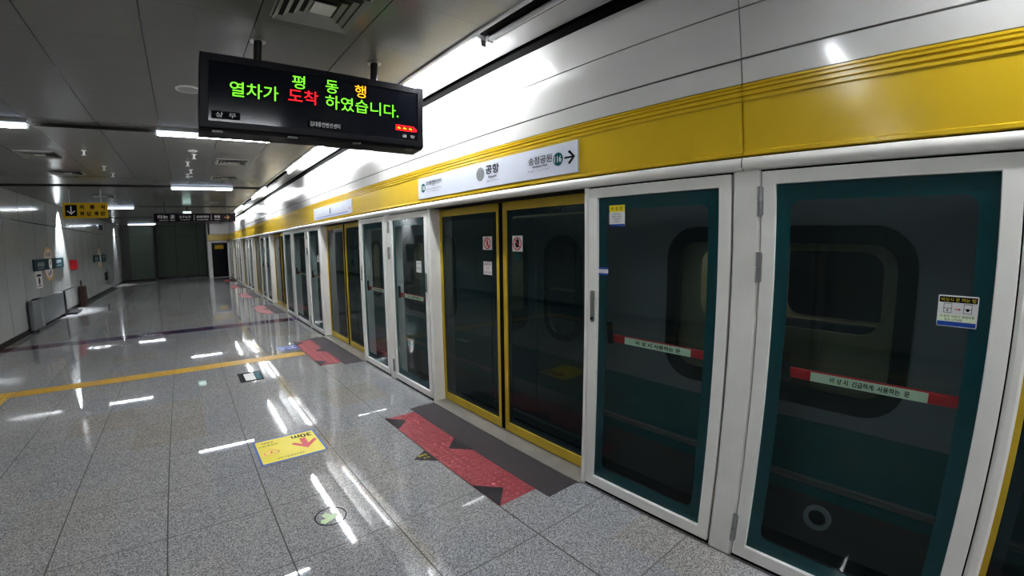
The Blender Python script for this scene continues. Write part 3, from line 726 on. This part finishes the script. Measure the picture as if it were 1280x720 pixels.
route_map(6.045, 8.135, 'white route map sign on the fascia above the second doorway')

# ------------------------------------------------------------------ lighting fittings
def strip_light(cx, cy, label):
    t = thing('strip_light', (cx, cy, H), label, 'ceiling light', 'cross-wise strip lights in the ceiling troughs')
    obj('reflector', MB().box(cx - .61, cx + .61, cy + .055, cy + .065, H - .045, H + .03), 'hous', t)
    obj('batten', MB().box(cx - .62, cx + .62, cy + .04, cy + .13, H + .0, H + .037), 'off', t)
    obj('tube', MB().cyl((cx - .60, cy + .10, H - .03), (cx + .60, cy + .10, H - .03), .016, 12), 'tube', t)
    for s in (-1, 1): obj('lamp_holder', MB().box(cx + s * .605, cx + s * .625, cy + .08, cy + .12, H - .05, H + .0), 'off', t)
CX = .335; CL = -2.08
for k, lab in ((0, 'overhead just before the arrival display'), (1, 'long bright one just behind the arrival display'), (2, 'middle one, above the black hanging sign'), (4, 'far one, hidden behind the black hanging sign')):
    strip_light(CX, BEAMS[k + 1], 'lit fluorescent strip, centre row, ' + lab)
for k, lab in ((0, 'nearest, beyond the left edge'), (1, 'cut by the left edge of the picture'), (3, 'right beside the yellow hanging sign'), (5, 'before the end wall')):
    strip_light(CL, BEAMS[k + 1], 'lit fluorescent strip, left row, ' + lab)

strip_light(CX, BEAMS[0], 'added lit fluorescent strip, centre row, unseen far behind the camera')  # unseen strips added behind the camera to brighten the white frames
strip_light(CL, BEAMS[0], 'added lit fluorescent strip, left row, unseen far behind the camera')

def slot_lamp(y0, y1, lit, label):
    t = thing('slot_lamp', (1.75, (y0 + y1) / 2, 3.07), label, 'ceiling light', 'lamps along the wall slot')
    obj('batten', MB().box(1.68, 1.81, y0, y1, 3.04, 3.072), 'off' if lit else 'black', t)
    n = max(1, round((y1 - y0) / 1.26)); w = (y1 - y0) / n
    for j in range(n):
        obj('tube', MB().cyl((1.745, y0 + j * w + .03, 3.018), (1.745, y0 + (j+1) * w - .03, 3.018), .019, 12), 'tubes' if lit else 'off', t)
        for e in (y0 + j * w + .015, y0 + (j + 1) * w - .015): obj('lamp_holder', MB().box(1.725, 1.765, e - .012, e + .012, 2.995, 3.045), 'steel', t)
slot_lamp(-.2, 2.35, False, 'unlit tube lamp in the ceiling slot, nearest, top of the picture')
for a, b, lab in ((2.40, 4.95, 'behind the arrival display'), (6.1, 8.65, 'second lit one from the arrival display'), (11.2, 13.8, 'third lit one'), (16.3, 18.9, 'fourth lit one'), (20.9, 23.5, 'fifth lit one')):
    slot_lamp(a, b, True, 'lit tube lamp in the ceiling slot, ' + lab)
slot_lamp(-2.85, -.25, True, 'lit tube lamp added in the ceiling slot, unseen behind the camera')  # unseen lamp added to brighten the near right wall
for a, b in ((4.98, 6.05), (8.7, 9.9), (9.95, 11.15), (13.85, 16.25)):
    slot_lamp(a, b, False, 'unlit tube lamp in the ceiling slot, ' + {4.98: 'just beyond the arrival display', 8.7: 'nearer of the two between lit lamps', 9.95: 'farther of the two between lit lamps', 13.85: 'long one far down the platform'}[a])

# recessed wall washers
def washer(y, label, power):
    t = thing('downlight', (LX + .16, y, H), label, 'ceiling light', 'wall washer downlights')
    obj('trim_ring', MB().lathe((LX + .16, y, H), [(.075, 0), (.07, -.006), (.055, -.006), (.055, .0)], n=28), 'lightw', t)
    obj('lens', MB().cyl((LX + .16, y, H - .001), (LX + .16, y, H - .004), .052, 24), 'hous', t)
    ld = bpy.data.lights.new('downlight_beam', 'SPOT'); ld.energy = power; ld.spot_size = math.radians(62); ld.spot_blend = .7; ld.color = (.92, .96, 1); ld.shadow_soft_size = .03
    lo = bpy.data.objects.new('downlight_beam', ld); COL.objects.link(lo); lo.parent = t; lo.location = (0, 0, -.02)
    lo.rotation_euler = (0, math.radians(14), 0)
washer(15.6, 'recessed downlight washing the left wall above the green station sign', 520)
washer(26.2, 'recessed downlight washing the left wall near the end wall', 200)

# ------------------------------------------------------------------ ceiling fittings
def diffuser(cx, cy, label, s=.215):
    t = thing('air_diffuser', (cx, cy, H), label, 'air vent', 'square ceiling air diffusers')
    obj('back_plate', MB().box(cx - s, cx + s, cy - s, cy + s, H - .002, H + .0), 'ventd', t)
    n = 4
    for k in range(n):
        a = s * (1 - k * .22); b = a - .026; z0 = H - .004 - .004 * (n - k)
        vs = []
        for q, z in ((a, H - .022 + k * .002), (b, H - .004)):
            vs += [(cx - q, cy - q, z), (cx + q, cy - q, z), (cx + q, cy + q, z), (cx - q, cy + q, z)]
        m = MB().add(vs, [(i, (i+1) % 4, 4 + (i+1) % 4, 4 + i) for i in range(4)])
        obj('louvre', m, 'vent', t)
    obj('centre_plate', MB().box(cx - .045, cx + .075, cy - .06, cy + .06, H - .016, H - .010), 'lightw', t)
    e = MB().plate(F_floor(H - .006), rc(cx - s - .012, cx + s + .012, cy - s - .012, cy + s + .012), [rc(cx - s, cx + s, cy - s, cy + s)], t=.006)
    obj('outer_frame', e, 'vent', t)
for a in ((.65, 2.42, 'square air diffuser in the ceiling above the arrival display'), (.66, 7.56, 'square air diffuser behind the arrival display, nearer of two by the white glints'), (.67, 9.36, 'square air diffuser behind the arrival display, farther of two by the white glints'),
          (-1.78, 7.52, 'square air diffuser at the upper left, nearer of two'), (-1.79, 9.15, 'square air diffuser at the upper left, farther of two'), (-1.8, 12.9, 'square air diffuser above the yellow hanging sign'), (.66, 14.5, 'square air diffuser just above the black hanging sign')):
    diffuser(*a)
def speaker(x, y, label, r=.10):
    t = thing('ceiling_speaker', (x, y, H), label, 'speaker', 'round ceiling speakers')
    obj('speaker_ring', MB().lathe((x, y, H), [(r, 0), (r * .97, -.008), (r * .85, -.010), (r * .8, -.004)], n=32), 'lightw', t)
    obj('speaker_grille', MB().lathe((x, y, H - .004), [(r * .82, 0), (r * .4, -.003), (.001, -.004)], n=32), 'vent', t)
speaker(.03, 4.2, 'round ceiling speaker left of the arrival display')
speaker(.10, 6.85, 'small round ceiling speaker behind the first strip light', .06)
speaker(.07, 9.30, 'small round ceiling speaker before the second strip light', .06)
def glint_fitting(x, y, label):  # white glints on the ceiling, modelled as small pendant heads
    t = thing('glint_fitting', (x, y, H), label, 'glint_fitting', 'glints modelled as ceiling fittings')
    obj('glint_base', MB().lathe((x, y, H), [(.035, .002), (.03, -.008), (.012, -.012)], n=16), 'lightw', t)
    obj('glint_stem', MB().cyl((x, y, H - .01), (x, y, H - .06), .013, 10), 'lightw', t)
    obj('glint_disc', MB().cyl((x, y, H - .06), (x, y, H - .065), .03, 14), 'lightw', t)
for x, y, l in ((.12, 7.1, 'nearest of four'), (.04, 7.75, 'second of four'), (.09, 8.5, 'third of four'), (.04, 9.0, 'farthest of four')):
    glint_fitting(x, y, 'white ceiling glint modelled as a small fitting, centre row, ' + l)
for x, y, l in ((-1.2, 7.15, 'nearest of three'), (-1.15, 8.4, 'middle of three'), (-1.12, 9.1, 'farthest of three')):
    glint_fitting(x, y, 'white ceiling glint modelled as a small fitting, left row, ' + l)

# ------------------------------------------------------------------ hanging signs
def evac_sign():
    y = 11.5; x0, x1, z0, z1 = -2.355, -1.545, 2.375, 2.69; P = F_face(y)
    t = thing('hanging_sign', ((x0 + x1) / 2, y, H), 'yellow hanging sign with white down arrow and Korean lettering', 'sign')
    obj('sign_board', MB().box(x0, x1, y, y + .05, z0, z1), 'signy', t)
    s = obj('arrow_panel', MB().rect(P, x0 + .04, x0 + .25, z0 + .045, z1 - .045), 'ink', t)
    c = x0 + .145; zc = (z0 + z1) / 2
    obj('arrow', MB().plate(P, [(c - .011, zc + .085), (c + .011, zc + .085), (c + .011, zc - .045), (c + .06, zc + .002), (c + .075, zc - .012), (c, zc - .085), (c - .075, zc - .012), (c - .06, zc + .002), (c - .011, zc - .045)], t=.001, z=.002), 'wht', s)
    m = MB()
    for k, ch in enumerate('이동식'): m.text(P, ch, x0 + .34 + k * .19, z1 - .09, h=.09, bold=.05, z=.002)
    for k, ch in enumerate('피난계단'): m.text(P, ch, x0 + .34 + k * .127, z0 + .09, h=.09, bold=.05, z=.002)
    obj('lettering', m, 'ink', t)
    for px in (x0 + .12, x1 - .12): obj('hanging_rod', MB().cyl((px, y + .025, z1), (px, y + .025, H), .010, 10), 'steel', t)
evac_sign()
def track_sign():
    y = 14.6; x0, x1, z0, z1 = -.85, 1.325, 2.425, 2.665; P = F_face(y)
    t = thing('hanging_sign', ((x0 + x1) / 2, y, H), 'long black hanging direction sign with white lettering and yellow arrow', 'sign')
    obj('sign_board', MB().box(x0, x1, y, y + .08, z0, z1), 'signb', t)
    m = MB().text(P, '타는 곳', x0 + .32, z0 + .145, w=.44, h=.105, bold=.02).text(P, 'Platform  站台', x0 + .34, z0 + .05, w=.40, h=.04)
    m.text(P, '광주송정', x0 + .80, z0 + .14, w=.30, h=.07).text(P, '김대중컨벤션', x0 + 1.27, z0 + .14, w=.33, h=.07).text(P, '평동', x0 + 1.67, z0 + .14, w=.16, h=.07)
    m.text(P, 'Songjeong', x0 + .80, z0 + .06, w=.24, h=.03).text(P, 'Convention Center', x0 + 1.27, z0 + .06, w=.30, h=.03).text(P, 'Pyeongdong', x0 + 1.67, z0 + .06, w=.16, h=.03)
    for k in (1.04, 1.50): m.rect(P, x0 + k, x0 + k + .006, z0 + .04, z1 - .04)
    obj('lettering', m, 'smtx', t)
    c = x0 + 1.93; zc = (z0 + z1) / 2
    obj('arrow', MB().plate(P, [(c - .07, zc - .008), (c + .045, zc - .008), (c + .002, zc - .05), (c + .015, zc - .062), (c + .078, zc), (c + .015, zc + .062), (c + .002, zc + .05), (c + .045, zc + .008), (c - .07, zc + .008)], t=.002), 'orange', t)
    for px in (x0 + .28, x1 - .26): obj('hanging_rod', MB().cyl((px, y + .04, z1), (px, y + .04, H), .012, 10), 'post', t)
track_sign()
t = thing('exit_light', (.015, 16.0, H), 'small glowing greenish exit light above the black hanging sign', 'exit sign')
obj('lit_box', MB().box(-.105, .135, 16.0, 16.06, 2.66, 2.82), 'exitg', t)
obj('bracket', MB().box(-.02, .05, 16.01, 16.05, 2.82, H + .002), 'post', t)
t = thing('wall_speaker', (LX + .12, 21.8, 2.65), 'small black box camera or speaker hanging high on the left wall', 'speaker')
obj('speaker_box', MB().box(LX + .05, LX + .19, 21.7, 21.95, 2.53, 2.74), 'post', t, bevel=.01)
obj('bracket', MB().box(LX, LX + .06, 21.8, 21.86, 2.6, 2.7), 'steel', t)

# ------------------------------------------------------------------ left wall objects
def wall_sign(y0, y1, label):
    P = F_left(LX); t = thing('station_sign', (LX, (y0 + y1) / 2, 1.29), label, 'sign', 'station name signs on the left wall')
    obj('sign_board', MB().rect(P, y0, y1, 1.29, 1.555, t=.025, z=.005), 'tdark', t)
    c = (y0 + y1) / 2
    obj('centre_plate', MB().plate(P, rr(c - .14, c + .14, 1.30, 1.545, .1), t=.003, z=.03), 'wht', t)
    m = MB().text(P, '공항', c, 1.44, w=.18, h=.08, z=.0335)
    obj('centre_lettering', m, 'ink', t)
    m = MB().text(P, '송정공원', y0 + .55, 1.43, w=.55, h=.10, z=.031).text(P, '김대중컨벤션', y1 - .55, 1.46, w=.55, h=.09, z=.031).text(P, 'Songjeong Park', y0 + .55, 1.34, w=.5, h=.03, z=.031).text(P, 'Convention Center', y1 - .55, 1.36, w=.5, h=.03, z=.031)
    obj('lettering', m, 'smtx', t)
wall_sign(12.9, 15.68, 'dark teal station name sign with white centre, nearer one on the left wall')
wall_sign(20.3, 23.1, 'dark teal station name sign with white centre, farther one on the left wall')
def oval(c, label):
    P = F_left(LX + .0005); t = thing('oval_emblem', (LX, c, 1.0), label, 'emblem', 'oval emblems behind the station signs')
    r = .50
    obj('oval_ring', MB().plate(P, circ(c, 1.42, r, .42, 40), [circ(c, 1.42, r - .07, .35, 40)], t=.004), 'orange', t)
    obj('oval_face', MB().plate(P, circ(c, 1.42, r - .07, .35, 40), t=.002), 'notice', t)
    m = MB()
    for dx in (-.16, 0, .16): m.plate(P, rr(c + dx - .035, c + dx + .035, 1.60, 1.72, .03, 3), t=.004)
    m.plate(P, circ(c - .08, 1.16, .05), t=.004).plate(P, circ(c + .1, 1.2, .05), t=.004)
    obj('print', m, 'brown', t)
oval(14.28, 'cream oval emblem with orange ring behind the nearer teal sign')
oval(21.7, 'cream oval emblem with orange ring behind the farther teal sign')
def notice(y0, y1, z0, z1, label):
    P = F_left(LX); t = thing('notice_board', (LX, (y0 + y1) / 2, z0), label, 'notice')
    obj('board', MB().plate(P, rr(y0, y1, z0, z1, .03), t=.012), 'notice', t)
    obj('print', MB().plate(P, circ((y0+y1)/2, z0 + (z1-z0)*.42, .07, .09), t=.001, z=.012).rect(P, y0 + .08, y1 - .08, z1 - .12, z1 - .07, t=.001, z=.012).rect(P, y0 + .1, y1 - .1, z0 + .04, z0 + .06, t=.001, z=.012), 'ink', t)
notice(13.02, 13.52, .885, 1.275, 'small pale notice with dark pictogram under the nearer teal sign')
t = thing('fire_phone_box', (LX, 16.9, 1.16), 'red wall box right of the nearer teal station sign', 'fire box')
obj('cabinet', MB().box(LX - .001, LX + .09, 16.58, 17.18, 1.17, 1.46), 'redbox', t, bevel=.01)
obj('cabinet_door', MB().box(LX + .09, LX + .096, 16.63, 17.13, 1.20, 1.43), 'redbox', t)
t = thing('brown_stand', (LX + .1, 17.4, 0), 'slim dark brown stand against the left wall beyond the wheelchair lift', 'stand')
obj('stand_body', MB().box(LX + .03, LX + .20, 17.22, 17.52, 0, .62), 'brown', t, bevel=.01)
obj('stand_top', MB().cyl((LX + .1, 17.3, .62), (LX + .1, 17.3, .80), .025, 10), 'brown', t)
t = thing('wall_phone', (LX, 22.7, .6), 'small black wall unit below the farther teal sign', 'wall unit')
obj('unit_body', MB().box(LX, LX + .08, 22.55, 22.85, .50, .82), 'post', t, bevel=.02)
obj('unit_cap', MB().box(LX, LX + .1, 22.6, 22.8, .82, .87), 'steel', t)

def lift():
    t = thing('wheelchair_lift', (LX + .06, 13.9, 0), 'grey folded wheelchair lift standing against the left wall', 'lift')
    obj('folded_platform', MB().box(LX + .035, LX + .09, 12.95, 15.02, .07, .655), 'lift', t, bevel=.01)
    obj('drive_column', MB().box(LX + .03, LX + .12, 12.12, 12.72, .04, .68), 'lift', t, bevel=.02)
    m = MB()
    for y in (12.78, 12.90): m.cyl((LX + .10, y, .05), (LX + .10, y, .66), .022, 12)
    obj('guide_tube', m, 'liftl', t)
    obj('column_cap', MB().box(LX + .03, LX + .13, 12.45, 12.75, .68, .70), 'post', t)
    obj('edge_strip', MB().box(LX + .03, LX + .11, 15.02, 15.14, .06, .66), 'post', t)
    obj('guard_arm', MB().box(LX + .05, LX + .09, 15.0, 16.5, .655, .675), 'post', t)
    obj('ramp_flap', MB().box(LX + .05, LX + .33, 15.14, 15.9, .03, .05), 'post', t)
    for y in (12.4, 14.9): obj('foot', MB().box(LX + .03, LX + .12, y - .06, y + .06, 0, .07), 'post', t)
lift()

# ------------------------------------------------------------------ camera (wide lens with barrel distortion)
K = (1.83865601, 0.08219175, -1.24669925, 0.59864513); YAW, PITCH, ROLL = 0.68719906, -0.10992521, -0.01207024
cam = bpy.data.cameras.new('camera'); co = bpy.data.objects.new('camera', cam); COL.objects.link(co)
f = Vector((math.sin(YAW) * math.cos(PITCH), math.cos(YAW) * math.cos(PITCH), math.sin(PITCH)))
R = f.cross(Vector((0, 0, 1))).normalized(); U = R.cross(f)
r2 = math.cos(ROLL) * R + math.sin(ROLL) * U; u2 = -math.sin(ROLL) * R + math.cos(ROLL) * U
mw = Matrix((r2, u2, -f)).transposed().to_4x4(); mw.translation = Vector((0, 0, 1.6552)); co.matrix_world = mw
cam.clip_start = .05; cam.clip_end = 100
cam.type = 'PANO'; cam.sensor_width = 36; cam.sensor_height = 20.25; cam.sensor_fit = 'HORIZONTAL'
cc = cam if hasattr(cam, 'panorama_type') else cam.cycles
cc.panorama_type = 'FISHEYE_LENS_POLYNOMIAL'; cc.fisheye_fov = math.radians(170)
s = 28.125
cc.fisheye_polynomial_k0 = 0.0; cc.fisheye_polynomial_k1 = -K[0] / s; cc.fisheye_polynomial_k2 = -K[1] / s ** 2
cc.fisheye_polynomial_k3 = -K[2] / s ** 3; cc.fisheye_polynomial_k4 = -K[3] / s ** 4
SC.camera = co

# ------------------------------------------------------------------ world and colour
w = bpy.data.worlds.new('world'); w.use_nodes = True; SC.world = w
w.node_tree.nodes['Background'].inputs[0].default_value = (.5, .55, .6, 1); w.node_tree.nodes['Background'].inputs[1].default_value = .01
SC.view_settings.view_transform = 'Standard'; SC.view_settings.look = 'Medium High Contrast'; SC.view_settings.exposure = 1.45
SC.cycles.max_bounces = 10; SC.cycles.transparent_max_bounces = 16; SC.cycles.diffuse_bounces = 5; SC.cycles.glossy_bounces = 6
for o in list(bpy.data.objects):
    if '_o' in o: del o['_o']
